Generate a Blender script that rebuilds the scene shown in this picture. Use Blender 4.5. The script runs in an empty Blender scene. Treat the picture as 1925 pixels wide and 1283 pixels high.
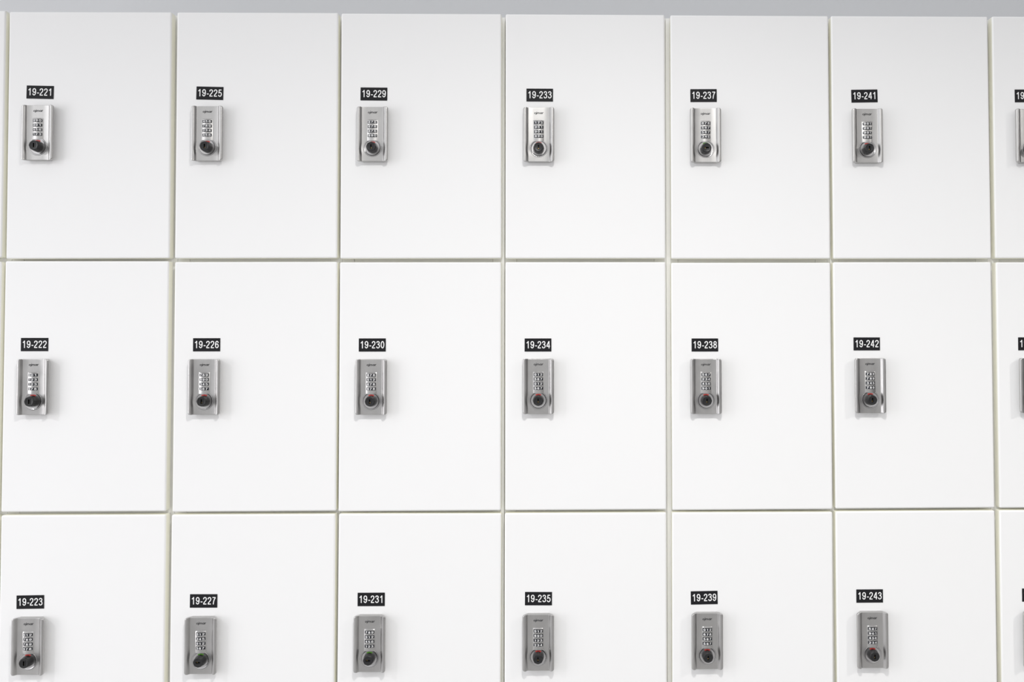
import bpy, bmesh, math
from mathutils import Matrix, Vector

C = bpy.context.scene.collection
PI = math.pi
MM = 0.001

# ------------------------------------------------------------------ measured layout (metres, door fronts at Y=0)
COL0, PITCH_X, DOOR_W = -1.05767, 0.30963, 0.30171
TOP, PITCH_Z, DOOR_H = 0.58821, 0.47050, 0.46433
DOOR_T = 0.019
CARC_Y = 0.0225
WALL_Y = 0.50
FLOOR_Z = -1.42
DOORS = {(-1, 0): (-1.21644, 0.35764, 0.0), (-1, 1): (-1.21644, -0.11446, 0.0), (-1, 2): (-1.21644, -0.58496, 0.0),
 (0, 0): (-0.90755, 0.35584, -0.00338), (0, 1): (-0.90784, -0.11347, 9e-05), (0, 2): (-0.90738, -0.58399, 0.0),
 (1, 0): (-0.59594, 0.35645, -0.00206), (1, 1): (-0.59482, -0.11464, -0.0015), (1, 2): (-0.59553, -0.58436, 0.0),
 (2, 0): (-0.28859, 0.35605, -0.0019), (2, 1): (-0.28855, -0.11527, -0.00072), (2, 2): (-0.28806, -0.58466, 0.00279),
 (3, 0): (0.02085, 0.3562, -0.00061), (3, 1): (0.02104, -0.11498, -0.00042), (3, 2): (0.02065, -0.58471, 0.0),
 (4, 0): (0.33343, 0.35581, -5e-05), (4, 1): (0.33352, -0.11607, -0.00107), (4, 2): (0.33284, -0.58516, 0.00193),
 (5, 0): (0.64062, 0.35614, -0.00168), (5, 1): (0.64062, -0.11492, -0.00154), (5, 2): (0.64123, -0.58439, -0.00139),
 (6, 0): (0.95038, 0.35678, -0.00015), (6, 1): (0.95175, -0.11498, -0.00133), (6, 2): (0.95153, -0.58417, 0.0)}
LOCKS = {(0, 0): (-0.99618, 0.33122), (1, 0): (-0.68403, 0.33065), (2, 0): (-0.37747, 0.33036), (3, 0): (-0.06688, 0.33017),
 (4, 0): (0.24701, 0.32989), (5, 0): (0.55343, 0.32998), (0, 1): (-0.99692, -0.14036), (1, 1): (-0.68429, -0.14103),
 (2, 1): (-0.37697, -0.14187), (3, 1): (-0.06728, -0.14144), (4, 1): (0.24559, -0.1423), (5, 1): (0.5543, -0.14175),
 (0, 2): (-0.99846, -0.61392), (1, 2): (-0.6854, -0.61503), (2, 2): (-0.3774, -0.61406), (3, 2): (-0.06718, -0.61416),
 (4, 2): (0.24565, -0.61406), (5, 2): (0.55388, -0.61449), (6, 0): (0.86534, 0.33079), (6, 1): (0.86577, -0.142), (6, 2): (0.86577, -0.61513),
 (-1, 0): (-1.305, 0.3315), (-1, 1): (-1.305, -0.1405), (-1, 2): (-1.306, -0.6142)}
PLATES = {(0, 0): (-0.99924, 0.43527, 1.0), (1, 0): (-0.68425, 0.43461, 1.1), (2, 0): (-0.3776, 0.43431, 0.3), (3, 0): (-0.06555, 0.43342, 0.1),
 (4, 0): (0.24501, 0.43367, -0.4), (5, 0): (0.55202, 0.43395, -1), (6, 0): (0.86595, 0.43543, -0.5), (0, 1): (-1.0018, -0.03652, 0),
 (1, 1): (-0.68504, -0.03746, 0), (2, 1): (-0.37787, -0.03834, 0), (3, 1): (-0.06846, -0.03882, 0), (4, 1): (0.24533, -0.03931, 0),
 (5, 1): (0.55182, -0.03774, 0), (6, 1): (0.86556, -0.03807, 0), (0, 2): (-1.00178, -0.51034, -0.6), (1, 2): (-0.68532, -0.51054, 0.3),
 (2, 2): (-0.37712, -0.50985, 0.1), (3, 2): (-0.06727, -0.51061, 0.5), (4, 2): (0.24189, -0.51097, -0.8), (5, 2): (0.55265, -0.50995, 0),
 (6, 2): (0.8661, -0.51025, 0), (-1, 0): (-1.307, 0.4352, 0), (-1, 1): (-1.307, -0.0370, 0), (-1, 2): (-1.307, -0.5103, 0)}
DIALS = {(0, 0): '890 901 456 123', (1, 0): '456 789 234 456', (2, 0): '678 678 678 890', (3, 0): '123 901 901 890',
 (4, 0): '678 567 567 345', (5, 0): '901 901 901 901', (6, 0): '123 456 789 012',
 (0, 1): '901 123 123 678', (1, 1): '789 890 345 567', (2, 1): '678 012 678 678', (3, 1): '012 567 012 567',
 (4, 1): '567 234 456 901', (5, 1): '789 789 345 789', (6, 1): '345 678 901 234',
 (0, 2): '012 789 789 678', (1, 2): '012 345 012 567', (2, 2): '789 012 456 123', (3, 2): '012 890 123 234',
 (4, 2): '012 678 567 567', (5, 2): '567 901 456 234', (6, 2): '567 890 123 456',
 (-1, 0): '234 567 890 123', (-1, 1): '456 012 345 678', (-1, 2): '890 123 567 345'}
TURNED = {(4, 0), (1, 2), (2, 2)}            # knob quarter turn, key slot lying flat
GREEN = {(4, 0), (1, 2), (2, 2)}             # open indicator


# ------------------------------------------------------------------ materials
def new_mat(name):
    m = bpy.data.materials.new(name)
    m.use_nodes = True
    nt = m.node_tree
    return m, nt, nt.nodes['Principled BSDF']


def simple(name, col, rough=0.5, metal=0.0, var=0.0, scale=30.0, bump=0.0, spec=0.5):
    """principled surface with a little procedural noise in colour and relief"""
    m, nt, b = new_mat(name)
    b.inputs['Roughness'].default_value = rough
    b.inputs['Metallic'].default_value = metal
    b.inputs['Specular IOR Level'].default_value = spec
    tc = nt.nodes.new('ShaderNodeTexCoord')
    nz = nt.nodes.new('ShaderNodeTexNoise')
    nz.inputs['Scale'].default_value = scale
    nz.inputs['Detail'].default_value = 4
    nt.links.new(tc.outputs['Object'], nz.inputs['Vector'])
    mix = nt.nodes.new('ShaderNodeMix')
    mix.data_type = 'RGBA'
    mix.inputs[6].default_value = tuple(c * (1 - var) for c in col) + (1,)
    mix.inputs[7].default_value = tuple(min(1, c * (1 + var)) for c in col) + (1,)
    nt.links.new(nz.outputs['Fac'], mix.inputs[0])
    nt.links.new(mix.outputs[2], b.inputs['Base Color'])
    if bump:
        bp = nt.nodes.new('ShaderNodeBump')
        bp.inputs['Strength'].default_value = bump
        bp.inputs['Distance'].default_value = 0.001
        nt.links.new(nz.outputs['Fac'], bp.inputs['Height'])
        nt.links.new(bp.outputs['Normal'], b.inputs['Normal'])
    return m


M_DOOR = simple('white_laminate', (0.91, 0.91, 0.91), 0.5, var=0.006, scale=9, spec=0.25)
M_EDGE = simple('cream_edge_band', (0.93, 0.922, 0.84), 0.45, var=0.01, scale=40, spec=0.3)
M_CARC = simple('off_white_board', (0.93, 0.93, 0.92), 0.55, var=0.01, scale=20, spec=0.3)
M_WALL = simple('grey_wall_paint', (0.71, 0.72, 0.735), 0.8, var=0.015, scale=6, bump=0.05, spec=0.2)
M_FLOOR = simple('grey_floor', (0.46, 0.455, 0.45), 0.5, var=0.05, scale=3)
M_PLATE = simple('black_plate_plastic', (0.012, 0.012, 0.014), 0.5, var=0.2, scale=60, spec=0.2)
M_WHITE = simple('white_print', (0.9, 0.9, 0.9), 0.5, var=0.01)
M_BLACK = simple('black_print', (0.012, 0.012, 0.014), 0.5, var=0.05)
M_KNOB = simple('black_knob_plastic', (0.011, 0.011, 0.012), 0.38, var=0.2, scale=400, bump=0.1)
M_SLOT = simple('slot_shadow', (0.004, 0.004, 0.004), 0.6)
M_BRASS = simple('brass_pin', (0.6, 0.42, 0.16), 0.35, metal=1.0, var=0.1)
M_WINDOW = simple('black_dial_wheel', (0.010, 0.012, 0.018), 0.35, var=0.1)
M_RED = simple('red_indicator', (0.55, 0.05, 0.04), 0.4, var=0.08)
M_GREEN = simple('green_indicator', (0.10, 0.30, 0.03), 0.4, var=0.08)
M_GROOVE = simple('dark_groove', (0.20, 0.20, 0.21), 0.5, metal=0.7)


def metal_mat(name, base, rough, streak):
    m, nt, b = new_mat(name)
    b.inputs['Metallic'].default_value = 1.0
    tc = nt.nodes.new('ShaderNodeTexCoord')
    mp = nt.nodes.new('ShaderNodeMapping')
    mp.inputs['Scale'].default_value = (900, 900, 60)
    nt.links.new(tc.outputs['Object'], mp.inputs['Vector'])
    nz = nt.nodes.new('ShaderNodeTexNoise')
    nz.inputs['Scale'].default_value = 1.0
    nz.inputs['Detail'].default_value = 3
    nt.links.new(mp.outputs['Vector'], nz.inputs['Vector'])
    # smudges that differ from lock to lock
    oi = nt.nodes.new('ShaderNodeObjectInfo')
    add = nt.nodes.new('ShaderNodeVectorMath')
    add.operation = 'ADD'
    mul = nt.nodes.new('ShaderNodeVectorMath')
    mul.operation = 'SCALE'
    mul.inputs['Scale'].default_value = 7.0
    nt.links.new(oi.outputs['Location'], mul.inputs[0])
    nt.links.new(tc.outputs['Object'], add.inputs[0])
    nt.links.new(mul.outputs[0], add.inputs[1])
    sm = nt.nodes.new('ShaderNodeTexNoise')
    sm.inputs['Scale'].default_value = 32
    sm.inputs['Detail'].default_value = 3
    nt.links.new(add.outputs[0], sm.inputs['Vector'])
    mr = nt.nodes.new('ShaderNodeMapRange')
    mr.inputs['From Min'].default_value = 0.3
    mr.inputs['From Max'].default_value = 0.7
    mr.inputs['To Min'].default_value = rough - 0.06
    mr.inputs['To Max'].default_value = rough + 0.08
    nt.links.new(sm.outputs['Fac'], mr.inputs['Value'])
    nt.links.new(mr.outputs[0], b.inputs['Roughness'])
    mix = nt.nodes.new('ShaderNodeMix')
    mix.data_type = 'RGBA'
    mix.inputs[6].default_value = tuple(c * (1 - streak) for c in base) + (1,)
    mix.inputs[7].default_value = tuple(min(1, c * (1 + streak)) for c in base) + (1,)
    ad = nt.nodes.new('ShaderNodeMath')
    ad.operation = 'MULTIPLY_ADD'
    ad.inputs[1].default_value = 0.5
    nt.links.new(nz.outputs['Fac'], ad.inputs[0])
    hf = nt.nodes.new('ShaderNodeMath')
    hf.operation = 'MULTIPLY'
    hf.inputs[1].default_value = 0.5
    nt.links.new(sm.outputs['Fac'], hf.inputs[0])
    nt.links.new(hf.outputs[0], ad.inputs[2])
    nt.links.new(ad.outputs[0], mix.inputs[0])
    nt.links.new(mix.outputs[2], b.inputs['Base Color'])
    return m


M_METAL = metal_mat('satin_nickel', (0.51, 0.503, 0.495), 0.35, 0.10)
M_COLLAR = metal_mat('polished_nickel', (0.58, 0.57, 0.57), 0.27, 0.05)


# ------------------------------------------------------------------ mesh helpers (all dims given in mm, d = distance out from the door)
def P(x, d, z):
    return Vector((x * MM, -d * MM, z * MM))


def finish(bm, name, mats, smooth=None):
    me = bpy.data.meshes.new(name)
    bmesh.ops.recalc_face_normals(bm, faces=bm.faces)
    bm.to_mesh(me)
    bm.free()
    for m in mats:
        me.materials.append(m)
    if smooth is not None:
        for p in me.polygons:
            p.use_smooth = True
        me.set_sharp_from_angle(angle=math.radians(smooth))
    return me


def obj(name, me, parent=None, loc=(0, 0, 0), rot=(0, 0, 0)):
    o = bpy.data.objects.new(name, me)
    C.objects.link(o)
    o.location = loc
    o.rotation_euler = rot
    if parent is not None:
        o.parent = parent
    return o


def box_bm(bm, x0, x1, y0, y1, z0, z1, bevel=0.0, seg=2):
    v = [bm.verts.new((x, y, z)) for x in (x0, x1) for y in (y0, y1) for z in (z0, z1)]
    F = [(0, 1, 3, 2), (4, 6, 7, 5), (0, 4, 5, 1), (2, 3, 7, 6), (0, 2, 6, 4), (1, 5, 7, 3)]
    fs = [bm.faces.new([v[i] for i in f]) for f in F]
    if bevel:
        es = {e for f in fs for e in f.edges}
        bmesh.ops.bevel(bm, geom=list(es), offset=bevel, segments=seg, affect='EDGES', profile=0.5)
    return fs


# lettering: every character is drawn as strokes in a box of height 1
def arc(cx, cy, rx, ry, a0, a1, n=14):
    return [(cx + rx * math.cos(math.radians(a0 + (a1 - a0) * k / n)), cy + ry * math.sin(math.radians(a0 + (a1 - a0) * k / n)))
            for k in range(n + 1)]


def spline(pts, n=5):
    q = [pts[0]] + list(pts) + [pts[-1]]
    out = []
    for i in range(1, len(q) - 2):
        p0, p1, p2, p3 = q[i - 1:i + 3]
        for k in range(n):
            t = k / n
            out.append(tuple(0.5 * (2 * p1[j] + (p2[j] - p0[j]) * t + (2 * p0[j] - 5 * p1[j] + 4 * p2[j] - p3[j]) * t * t
                                    + (3 * p1[j] - p0[j] - 3 * p2[j] + p3[j]) * t ** 3) for j in (0, 1)))
    return out + [pts[-1]]


SIX = [(.43, .72), (.40, .85), (.27, .94), (.15, .87), (.085, .70), (.062, .50), (.062, .30)]
GLYPH = {   # character: (advance, strokes)
    '0': (.62, [arc(.25, .5, .19, .44, 0, 360, 28)]),
    '1': (.62, [[(.30, 0), (.30, 1.0)], spline([(.07, .73), (.17, .79), (.25, .88), (.295, .99)])]),
    '2': (.62, [spline([(.065, .69), (.09, .85), (.25, .94), (.40, .86), (.435, .72), (.39, .56), (.25, .38), (.13, .23), (.065, .06)]),
                [(.03, .06), (.46, .06)]]),
    '3': (.62, [spline([(.07, .74), (.11, .88), (.24, .94), (.375, .88), (.41, .75), (.36, .61), (.19, .545)]),
                spline([(.19, .545), (.36, .50), (.44, .31), (.38, .13), (.24, .06), (.10, .11), (.055, .27)])]),
    '4': (.62, [[(.365, 0), (.365, .99)], [(.335, .96), (.05, .33)], [(.0, .29), (.50, .29)]]),
    '5': (.62, [[(.44, .94), (.14, .94), (.085, .47)], spline([(.085, .47), (.13, .55), (.25, .60), (.39, .53), (.44, .33), (.38, .13), (.24, .06), (.10, .11), (.055, .26)])]),
    '6': (.62, [spline(SIX), arc(.252, .315, .19, .255, 0, 360, 24)]),
    '7': (.62, [[(.04, .94), (.46, .94)], spline([(.45, .93), (.33, .74), (.24, .50), (.185, .25), (.17, 0)])]),
    '8': (.62, [arc(.25, .745, .16, .195, 0, 360, 24), arc(.25, .295, .19, .235, 0, 360, 24)]),
    '9': (.62, [spline([(.5 - x, 1 - y) for x, y in SIX]), arc(.248, .685, .19, .255, 0, 360, 24)]),
    '-': (.37, [[(.03, .345), (.29, .345)]]),
    'o': (1.06, [arc(.5, .5, .37, .37, 0, 360, 24)]),
    'j': (.34, [spline([(.16, 1.0), (.15, .5), (.12, -.02), (-.02, -.30), (-.22, -.36)]), [(.20, 1.28), (.23, 1.55)]]),
    'm': (1.54, [[(.14, 0), (.14, 1)], spline([(.14, .55), (.25, .82), (.45, .88), (.64, .80), (.72, .55), (.72, 0)]),
                 spline([(.72, .55), (.83, .82), (1.03, .88), (1.22, .80), (1.30, .55), (1.30, 0)])]),
    'a': (1.16, [arc(.5, .5, .37, .37, 0, 360, 24), [(.90, 0), (.90, 1)]]),
    'r': (.60, [[(.14, 0), (.14, 1)], spline([(.14, .45), (.26, .76), (.44, .90), (.66, .98)])]),
}


def ribbon(pts, t):
    """quads along a centre line: list of (left, right) pairs"""
    fine = [pts[0]]
    for p, q in zip(pts, pts[1:]):
        k = max(1, int(math.hypot(q[0] - p[0], q[1] - p[1]) / 0.08))
        fine += [(p[0] + (q[0] - p[0]) * i / k, p[1] + (q[1] - p[1]) * i / k) for i in range(1, k + 1)]
    pts = fine
    closed = abs(pts[0][0] - pts[-1][0]) + abs(pts[0][1] - pts[-1][1]) < 1e-6
    n = len(pts)
    out = []
    for i in range(n):
        if closed:
            a, b, c = pts[(i - 1) % (n - 1)], pts[i % (n - 1)], pts[(i + 1) % (n - 1)]
        else:
            a, b, c = pts[max(i - 1, 0)], pts[i], pts[min(i + 1, n - 1)]
        d1 = Vector((b[0] - a[0], b[1] - a[1]))
        d2 = Vector((c[0] - b[0], c[1] - b[1]))
        if d1.length < 1e-9:
            d1 = d2
        if d2.length < 1e-9:
            d2 = d1
        d1.normalize()
        d2.normalize()
        n1, n2 = Vector((-d1.y, d1.x)), Vector((-d2.y, d2.x))
        m = n1 + n2
        m = m.normalized() if m.length > 1e-6 else n1
        k = min(1.6, 1 / max(0.4, m.dot(n1)))
        out.append(((b[0] + m.x * t / 2 * k, b[1] + m.y * t / 2 * k), (b[0] - m.x * t / 2 * k, b[1] - m.y * t / 2 * k)))
    return out


def draw_text(bm, s, t, to3d, mat=0):
    """add the strokes of s to bm; to3d(x, y, layer) places a point of the lettering"""
    x = 0.0
    layer = 0
    for ch in s:
        adv, strokes = GLYPH[ch]
        for st in strokes:
            rb = [(bm.verts.new(to3d(x + a[0], a[1], layer)), bm.verts.new(to3d(x + b[0], b[1], layer))) for a, b in ribbon(st, t)]
            for (a, b), (c, d) in zip(rb, rb[1:]):
                bm.faces.new((a, b, d, c)).material_index = mat
            layer += 1
        x += adv
    return x


def text_width(s):
    return sum(GLYPH[c][0] for c in s)


# ------------------------------------------------------------------ door leaf
def make_door_mesh():
    bm = bmesh.new()
    w, h, t, b = DOOR_W / 2, DOOR_H / 2, DOOR_T, 0.0030
    rc = 0.0028

    def ring(inset, y):
        pts = []
        r = max(rc - inset, 0.0004)
        for cx, cz, a0 in ((1, 1, 0), (-1, 1, 90), (-1, -1, 180), (1, -1, 270)):
            for k in range(4):
                a = math.radians(a0 + 30 * k)
                pts.append(bm.verts.new((cx * (w - inset - r) + r * math.cos(a), y, cz * (h - inset - r) + r * math.sin(a))))
        return pts
    prof = [(0.0008, t), (0.0, t - 0.0008), (0.0, b)]
    for k in range(1, 7):
        a = math.radians(15 * k)
        prof.append((b * (1 - math.cos(a)), b * (1 - math.sin(a))))
    prof.append((0.0034, 0.0))
    rings = [ring(i, y) for i, y in prof]
    n = len(rings[0])
    for k, (a, c) in enumerate(zip(rings, rings[1:])):
        for i in range(n):
            f = bm.faces.new((a[i], a[(i + 1) % n], c[(i + 1) % n], c[i]))
            f.material_index = 1 if k < 3 else 0
    f = bm.faces.new(rings[-1])
    f.material_index = 0
    f = bm.faces.new(rings[0][::-1])
    f.material_index = 0
    return finish(bm, 'door', [M_DOOR, M_EDGE], 40)


# ------------------------------------------------------------------ lock housing: a flat face between two flared grip rails
HALF = [(19.2, 11.0), (19.7, 11.15), (20.4, 11.9), (21.4, 13.1), (22.6, 14.4), (23.8, 15.25), (24.9, 15.55), (26.4, 15.6),
        (27.8, 15.2), (28.8, 14.2), (29.3, 12.6), (29.2, 10.9), (28.3, 9.2), (25.8, 7.2), (22.6, 5.0), (20.6, 2.4), (20.0, 0.0)]
Z_TOP, Z_BOT = 77.2, -25.4
CORNER = 3.7


def make_housing():
    bm = bmesh.new()
    st = []
    ends = [0.0, 0.25, 0.7, 1.3, 2.1, 3.1, CORNER]
    st += [(Z_BOT + e, e) for e in ends]
    z = -20.0
    while z < 18:
        st.append((z, 99))
        z += 1.6
    for z in (26, 36, 46, 56, 66):
        st.append((z, 99))
    st += [(Z_TOP - e, e) for e in reversed(ends)]
    secs = []
    for z, e in st:
        xo = 29.3
        dd = 0.0
        if e < CORNER:
            xo = 29.3 - (CORNER - math.sqrt(max(0.0, CORNER ** 2 - (CORNER - e) ** 2)))
        if e < 0.7:
            dd = 0.7 - math.sqrt(max(0, 0.49 - (0.7 - e) ** 2))
        w = math.cos(PI / 2 * min(1.0, abs(z + 1.0) / 15.0)) ** 2      # thumb scoop beside the knob
        half = []
        for i, (x, d) in enumerate(HALF):
            if x > 22:
                x = 22 + (x - 22) * (xo - 22) / 7.3
            if i <= 4:
                x += w * (1.5 - 0.25 * i)
            if 3 <= i <= 6:
                d -= w * 0.15
            if d > 3:
                d -= dd
            half.append((x, d))
        pts = [(-x, d) for x, d in reversed(half)] + [(-9, 11.0 - dd), (0, 11.0 - dd), (9, 11.0 - dd)] + half
        secs.append([bm.verts.new(P(x, d, z)) for x, d in pts])
    n = len(secs[0])
    for a, b in zip(secs, secs[1:]):
        for i in range(n):
            j = (i + 1) % n
            bm.faces.new((a[i], a[j], b[j], b[i]))
    bm.faces.new(secs[0])
    bm.faces.new(secs[-1][::-1])
    return finish(bm, 'combination_lock', [M_METAL], 38)


# bulged dial panel; depth of its surface at x
def bulge(x):
    return 11.25 + 2.4 * max(0.0, 1 - (x / 10.0) ** 2)


def wheel(x):
    return bulge(x) + 0.06 + 1.6 * max(0.0, 1 - (x / 8.7) ** 2)


def make_panel():
    bm = bmesh.new()
    xs = [-10 + 20 * k / 16 for k in range(17)]
    z1, z0 = 53.2, 13.2
    top = [bm.verts.new(P(x, bulge(x), z1 - 1.6)) for x in xs]
    tip = [bm.verts.new(P(x, 10.8, z1 + 0.2)) for x in xs]
    bot = [bm.verts.new(P(x, bulge(x), z0)) for x in xs]
    bt = [bm.verts.new(P(x, 10.8, z0)) for x in xs]
    for i in range(16):
        bm.faces.new((top[i], top[i + 1], bot[i + 1], bot[i]))
        bm.faces.new((tip[i], tip[i + 1], top[i + 1], top[i]))
        bm.faces.new((bot[i], bot[i + 1], bt[i + 1], bt[i]))
    bm.faces.new((tip[0], top[0], bot[0], bt[0]))
    bm.faces.new((tip[-1], top[-1], bot[-1], bt[-1]))
    return finish(bm, 'dial_panel', [M_METAL], 30)


_wheel = {}


def make_wheel(s):
    """one numbered wheel seen through its slot, three figures showing"""
    if s in _wheel:
        return _wheel[s]
    bm = bmesh.new()
    xs = [-8.7 + 17.4 * k / 20 for k in range(21)]
    a = [bm.verts.new(P(x, wheel(x), 2.55)) for x in xs]
    b = [bm.verts.new(P(x, wheel(x), -2.55)) for x in xs]
    a2 = [bm.verts.new(P(x, bulge(x) - 0.4, 2.55)) for x in xs]
    b2 = [bm.verts.new(P(x, bulge(x) - 0.4, -2.55)) for x in xs]
    for i in range(20):
        bm.faces.new((a[i], a[i + 1], b[i + 1], b[i]))
        bm.faces.new((a2[i], a2[i + 1], a[i + 1], a[i]))
        bm.faces.new((b[i], b[i + 1], b2[i + 1], b2[i]))
    for k, ch in enumerate(s):
        cx = (-5.4, 0.0, 5.4)[k]
        draw_text(bm, ch, 0.155, lambda x, y, l: P(cx + (x - 0.25) * 7.0, wheel(cx + (x - 0.25) * 7.0) + 0.09 + 0.01 * l, (y - 0.5) * 3.7), 1)
    me = finish(bm, 'number_wheel', [M_WINDOW, M_WHITE])
    _wheel[s] = me
    return me


def lathe(bm, prof, n=48, mat=0, lobes=0, amp=0.0, axis=(0, 0)):
    rows = []
    for r, d in prof:
        row = []
        for i in range(n):
            t = 2 * PI * i / n
            rr = r * (1 + (amp * math.cos(lobes * t) if lobes else 0))
            row.append(bm.verts.new(P(axis[0] + rr * math.cos(t), d, axis[1] + rr * math.sin(t))))
        rows.append(row)
    fs = []
    for a, b in zip(rows, rows[1:]):
        for i in range(n):
            f = bm.faces.new((a[i], a[(i + 1) % n], b[(i + 1) % n], b[i]))
            f.material_index = mat
            fs.append(f)
    return rows, fs


def make_collar():
    bm = bmesh.new()
    # dark joint, polished lip, shallow dish
    lathe(bm, [(16.75, 10.8), (16.75, 11.08), (16.3, 11.08)], 64, 1)
    rows, _ = lathe(bm, [(16.3, 11.0), (16.3, 11.55), (16.0, 11.95), (15.5, 12.0), (14.9, 11.75), (14.2, 11.35), (13.0, 11.2), (9.0, 11.2)], 64, 0)
    f = bm.faces.new(rows[-1])
    return finish(bm, 'knob_collar', [M_COLLAR, M_GROOVE], 40)


def make_knob():
    bm = bmesh.new()
    rows, _ = lathe(bm, [(10.1, 11.2), (10.1, 14.5), (9.8, 17.0), (9.3, 20.0), (9.1, 23.6), (8.7, 24.5), (8.1, 25.0), (7.4, 25.1), (6.9, 24.9)],
                    64, 0, lobes=8, amp=0.013)
    # front face with a key slot sunk in it
    outer = rows[-1]
    slot = []
    w, h = 1.35, 4.1
    m = len(outer)
    for i in range(m):
        t = 2 * PI * i / m
        c, s = math.cos(t), math.sin(t)
        k = min(w / max(abs(c), 1e-6), h / max(abs(s), 1e-6))
        slot.append(bm.verts.new(P(c * k, 24.9, s * k)))
    deep = [bm.verts.new(P(v.co.x / MM, 20.5, v.co.z / MM)) for v in slot]
    for i in range(m):
        j = (i + 1) % m
        bm.faces.new((outer[i], outer[j], slot[j], slot[i]))
        f = bm.faces.new((slot[i], slot[j], deep[j], deep[i]))
        f.material_index = 1
    f = bm.faces.new(deep)
    f.material_index = 1
    # small brass pin glinting low in the slot
    for z in (-2.2,):
        vs = [bm.verts.new(P(x, 22.0, z + q)) for x, q in ((-0.6, -0.7), (0.6, -0.7), (0.6, 0.7), (-0.6, 0.7))]
        f = bm.faces.new(vs)
        f.material_index = 2
    # raised rib beside the slot
    vs = [(2.9, -5.2), (3.25, -5.2), (3.25, 5.2), (2.9, 5.2)]
    a = [bm.verts.new(P(x, 24.8, z)) for x, z in vs]
    b = [bm.verts.new(P(x, 25.3, z)) for x, z in vs]
    bm.faces.new(b)
    for i in range(4):
        j = (i + 1) % 4
        bm.faces.new((a[i], a[j], b[j], b[i]))
    return finish(bm, 'turning_knob', [M_KNOB, M_SLOT, M_BRASS], 35)


def make_indicator(mat):
    bm = bmesh.new()
    n = 10
    lo, hi, lo2, hi2 = [], [], [], []
    for i in range(n + 1):
        t = math.radians(90 - 27 + 54 * i / n)
        for L, r, d in ((lo, 9.8, 11.4), (hi, 12.1, 11.4), (lo2, 9.8, 11.1), (hi2, 12.1, 11.1)):
            L.append(bm.verts.new(P(r * math.cos(t), d, r * math.sin(t))))
    for i in range(n):
        bm.faces.new((lo[i], lo[i + 1], hi[i + 1], hi[i]))
        bm.faces.new((hi[i], hi[i + 1], hi2[i + 1], hi2[i]))
    bm.faces.new((lo[0], hi[0], hi2[0], lo2[0]))
    bm.faces.new((lo[-1], hi[-1], hi2[-1], lo2[-1]))
    return finish(bm, 'indicator', [mat])


def flat_text(s, sx, sy, d, t, mat, name, shear=0.0):
    """lettering lying on a surface at depth d, centred on its advance width"""
    bm = bmesh.new()
    w = text_width(s)
    draw_text(bm, s, t, lambda x, y, l: P((x - w / 2) * sx + shear * y * sy, d + 0.012 * l, (y - 0.5) * sy))
    return finish(bm, name, [mat])


def make_plate():
    bm = bmesh.new()
    box_bm(bm, -25.1 * MM, 25.1 * MM, -0.8 * MM, 0.0, -12.3 * MM, 12.3 * MM, 0.25 * MM, 1)
    return finish(bm, 'number_plate', [M_PLATE])


ME_DOOR = make_door_mesh()
ME_HOUSING = make_housing()
ME_PANEL = make_panel()
ME_COLLAR = make_collar()
ME_KNOB = make_knob()
ME_RED = make_indicator(M_RED)
ME_GREEN = make_indicator(M_GREEN)
ME_PLATE = make_plate()
ME_LOGO = flat_text('ojmar', 3.7, 3.1, 11.1, 0.27, M_BLACK, 'brand_lettering', shear=0.08)

# ------------------------------------------------------------------ where the cabinets meet
XB = {}
for c in range(-1, 8):
    XB[c] = COL0 + c * PITCH_X - (PITCH_X - DOOR_W) / 2
XB[3], XB[4] = -0.13264, 0.17476
for c in (0, 1, 2):
    XB[c] += 0.0025
for c in (5, 6):
    XB[c] -= 0.0025
ZB = [TOP + 0.0005]
for r in range(1, 4):
    ZB.append(TOP - r * PITCH_Z + 0.012)
SEAM = 0.00035
SIDE = 0.022
BOARD = 0.020


def label_for(c, r):
    row = ('top', 'middle', 'bottom')[r]
    if c == -1:
        return 'white locker cut off by the left photo edge, in the %s row' % row
    num = 221 + 4 * c + r
    if c == 6:
        return 'white locker cut off by the right photo edge, in the %s row' % row
    extra = ''
    if (c, r) in GREEN:
        extra = ', knob turned sideways'
    return 'white locker with keyed combination lock%s, black plate reading 19-%d, %s row' % (extra, num, row)


def board(name, parent, x0, x1, y0, y1, z0, z1):
    bm = bmesh.new()
    box_bm(bm, x0, x1, y0, y1, z0, z1)
    return obj(name, finish(bm, name, [M_CARC]), parent)


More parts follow.
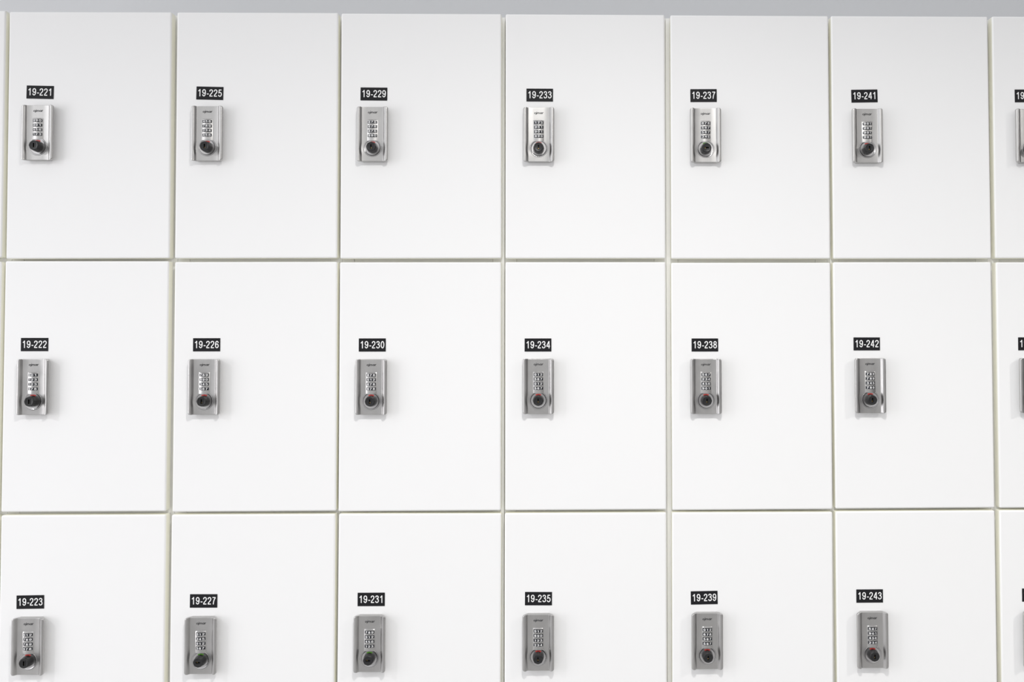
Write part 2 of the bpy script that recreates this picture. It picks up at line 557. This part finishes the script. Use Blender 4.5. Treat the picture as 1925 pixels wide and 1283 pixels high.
for c in range(-1, 7):
    for r in range(3):
        xa, xb = XB[c] + SEAM, XB[c + 1] - SEAM
        za, zb = ZB[r + 1], ZB[r] - 0.00004
        ox, oz = (xa + xb) / 2, za
        root = bpy.data.objects.new('locker', None)
        root.empty_display_size = 0.05
        C.objects.link(root)
        root.location = (ox, 0.0, oz)
        root['label'] = label_for(c, r)
        root['category'] = 'locker'
        root['group'] = 'white lockers in the locker bank'
        L = lambda x, z: (x - ox, z - oz)
        # cabinet boards behind the door
        x0, z0 = L(xa, za)
        x1, z1 = L(xb, zb)
        back = WALL_Y - 0.001
        board('side_panel', root, x0, x0 + SIDE, CARC_Y, back, z0, z1)
        board('side_panel', root, x1 - SIDE, x1, CARC_Y, back, z0, z1)
        board('top_panel', root, x0 + SIDE + 0.0005, x1 - SIDE - 0.0005, CARC_Y + 0.0006, back, z1 - BOARD, z1)
        board('bottom_panel', root, x0 + SIDE + 0.0005, x1 - SIDE - 0.0005, CARC_Y + 0.0006, back, z0, z0 + BOARD)
        # door
        dx, dz, rot = DOORS[(c, r)]
        a, b = L(dx, dz)
        obj('door', ME_DOOR, root, (a, 0, b), (0, rot, 0))
        # lock
        lx, lz = LOCKS[(c, r)]
        a, b = L(lx, lz)
        lock = obj('combination_lock', ME_HOUSING, root, (a, 0, b), (0, rot, 0))
        obj('dial_panel', ME_PANEL, lock)
        for k, s in enumerate(DIALS[(c, r)].split()):
            obj('number_wheel', make_wheel(s), lock, (0, 0, (48.0 - 8.5 * k) * MM))
        obj('knob_collar', ME_COLLAR, lock)
        obj('turning_knob', ME_KNOB, lock, (0, 0, 0), (0, PI / 2 if (c, r) in TURNED else 0, 0))
        ind = obj('lock_indicator', ME_GREEN if (c, r) in GREEN else ME_RED, lock)
        ind['label'] = 'green indicator' if (c, r) in GREEN else 'red indicator'
        obj('brand_lettering', ME_LOGO, lock, (-0.2 * MM, 0, 66.4 * MM))
        # number plate
        px, pz, pr = PLATES[(c, r)]
        a, b = L(px, pz)
        plate = obj('number_plate', ME_PLATE, root, (a, 0, b), (0, math.radians(pr), 0))
        num = '19-%d' % (221 + 4 * c + r)
        obj('plate_number', flat_text(num, 13.35, 13.6, 0.9, 0.128, M_WHITE, 'plate_number'), plate, (0.9 * MM, 0, 0.5 * MM))


# ------------------------------------------------------------------ setting
def struct(name, verts, mat):
    bm = bmesh.new()
    bm.faces.new([bm.verts.new(v) for v in verts])
    me = bpy.data.meshes.new(name)
    bm.to_mesh(me)
    bm.free()
    me.materials.append(mat)
    o = obj(name, me)
    o['kind'] = 'structure'
    return o


struct('wall_back', [(-5, WALL_Y, FLOOR_Z), (5, WALL_Y, FLOOR_Z), (5, WALL_Y, 2.6), (-5, WALL_Y, 2.6)], M_WALL)
struct('floor', [(-5, -5, FLOOR_Z), (5, -5, FLOOR_Z), (5, WALL_Y, FLOOR_Z), (-5, WALL_Y, FLOOR_Z)], M_FLOOR)

# ------------------------------------------------------------------ camera
cam = bpy.data.cameras.new('camera')
co = bpy.data.objects.new('camera', cam)
C.objects.link(co)
F_PX, PPX, PPY = 1800.0, 1116.5196, 555.3604
cam.sensor_fit = 'HORIZONTAL'
cam.sensor_width = 36.0
cam.lens = F_PX / 1925 * 36
cam.shift_x = -(PPX - 962.5) / 1925
cam.shift_y = (PPY - 641.5) / 1925
cam.clip_start = 0.01
R = Matrix(((0.9997937786625822, 0.020301074943332505, 0.0005162400028320081),
            (-0.020276077099406133, 0.9993340902371309, -0.030335734495555433),
            (-0.0011317442530294469, 0.030319011297716997, 0.999539632385267)))
co.matrix_world = Matrix.Translation((0, -1.8, 0)) @ (R @ Matrix.Rotation(PI / 2, 3, 'X')).to_4x4()
bpy.context.scene.camera = co


# ------------------------------------------------------------------ light
def downlight(loc, power, size, spread, col):
    """round recessed ceiling lamp shining straight down in front of the lockers"""
    l = bpy.data.lights.new('ceiling_downlight', 'AREA')
    l.shape = 'DISK'
    l.energy = power
    l.size = size
    l.spread = math.radians(spread)
    l.color = col
    o = bpy.data.objects.new('ceiling_downlight', l)
    C.objects.link(o)
    o.location = loc
    return o


downlight((0.10, -1.35, 1.04), 17, 0.13, 158, (1.0, 0.985, 0.96))
downlight((-2.35, -1.45, 1.06), 16, 0.11, 162, (0.98, 0.985, 1.0))
downlight((2.12, -1.40, 1.03), 17.5, 0.09, 158, (1.0, 0.98, 0.94))
fill_lamp = bpy.data.lights.new('left_fill', 'AREA')  # added fill lamp out of view, brightens the left-hand lockers and lock rails
fill_lamp.shape = 'RECTANGLE'
fill_lamp.size, fill_lamp.size_y = 1.3, 1.7
fill_lamp.energy = 27
fill_lamp.color = (1.0, 0.975, 1.0)
fill_obj = bpy.data.objects.new('left_fill', fill_lamp)
C.objects.link(fill_obj)
fill_obj.location = (-3.6, -1.6, -0.1)
fill_obj.rotation_euler = Vector((1, 0.25, 0)).to_track_quat('-Z', 'Y').to_euler()

w = bpy.data.worlds.new('hall_light')
bpy.context.scene.world = w
w.use_nodes = True
nt = w.node_tree
bg = nt.nodes['Background']
tc = nt.nodes.new('ShaderNodeTexCoord')
sep = nt.nodes.new('ShaderNodeSeparateXYZ')
nt.links.new(tc.outputs['Generated'], sep.inputs[0])


def world_ramp(socket, stops):
    mr = nt.nodes.new('ShaderNodeMapRange')
    mr.inputs['From Min'].default_value = -1
    mr.inputs['From Max'].default_value = 1
    nt.links.new(socket, mr.inputs['Value'])
    rp = nt.nodes.new('ShaderNodeValToRGB')
    e = rp.color_ramp.elements
    e[0].position, e[0].color = stops[0][0], tuple(stops[0][1]) + (1,)
    e[1].position, e[1].color = stops[-1][0], tuple(stops[-1][1]) + (1,)
    for pos, col in stops[1:-1]:
        e.new(pos).color = tuple(col) + (1,)
    nt.links.new(mr.outputs[0], rp.inputs[0])
    return rp.outputs[0]


# the rest of the room as a soft surround: brighter overhead and to the left, duller low down and to the right
up = world_ramp(sep.outputs['Z'], [(0.0, (.45, .45, .46)), (0.45, (.58, .58, .585)), (0.50, (.74, .74, .74)), (0.56, (1.03, 1.03, 1.03)),
                                   (0.70, (1, 1, 1)), (1.0, (.92, .93, .95))])
side = world_ramp(sep.outputs['X'], [(0.0, (1.06, 1.09, 1.13)), (0.35, (1.0, 1.0, 1.01)), (0.5, (1, 1, 1)), (0.65, (.85, .84, .84)),
                                     (0.85, (.38, .37, .37)), (1.0, (.25, .25, .26))])
mx = nt.nodes.new('ShaderNodeMix')
mx.data_type = 'RGBA'
mx.blend_type = 'MULTIPLY'
mx.inputs[0].default_value = 1.0
nt.links.new(up, mx.inputs[6])
nt.links.new(side, mx.inputs[7])
nt.links.new(mx.outputs[2], bg.inputs['Color'])
bg.inputs['Strength'].default_value = 0.93

sc = bpy.context.scene
sc.view_settings.view_transform = 'Standard'
sc.view_settings.look = 'None'
sc.view_settings.exposure = 0.0
sc.view_settings.gamma = 1.0
sc.cycles.max_bounces = 16
sc.cycles.diffuse_bounces = 10
sc.cycles.glossy_bounces = 6
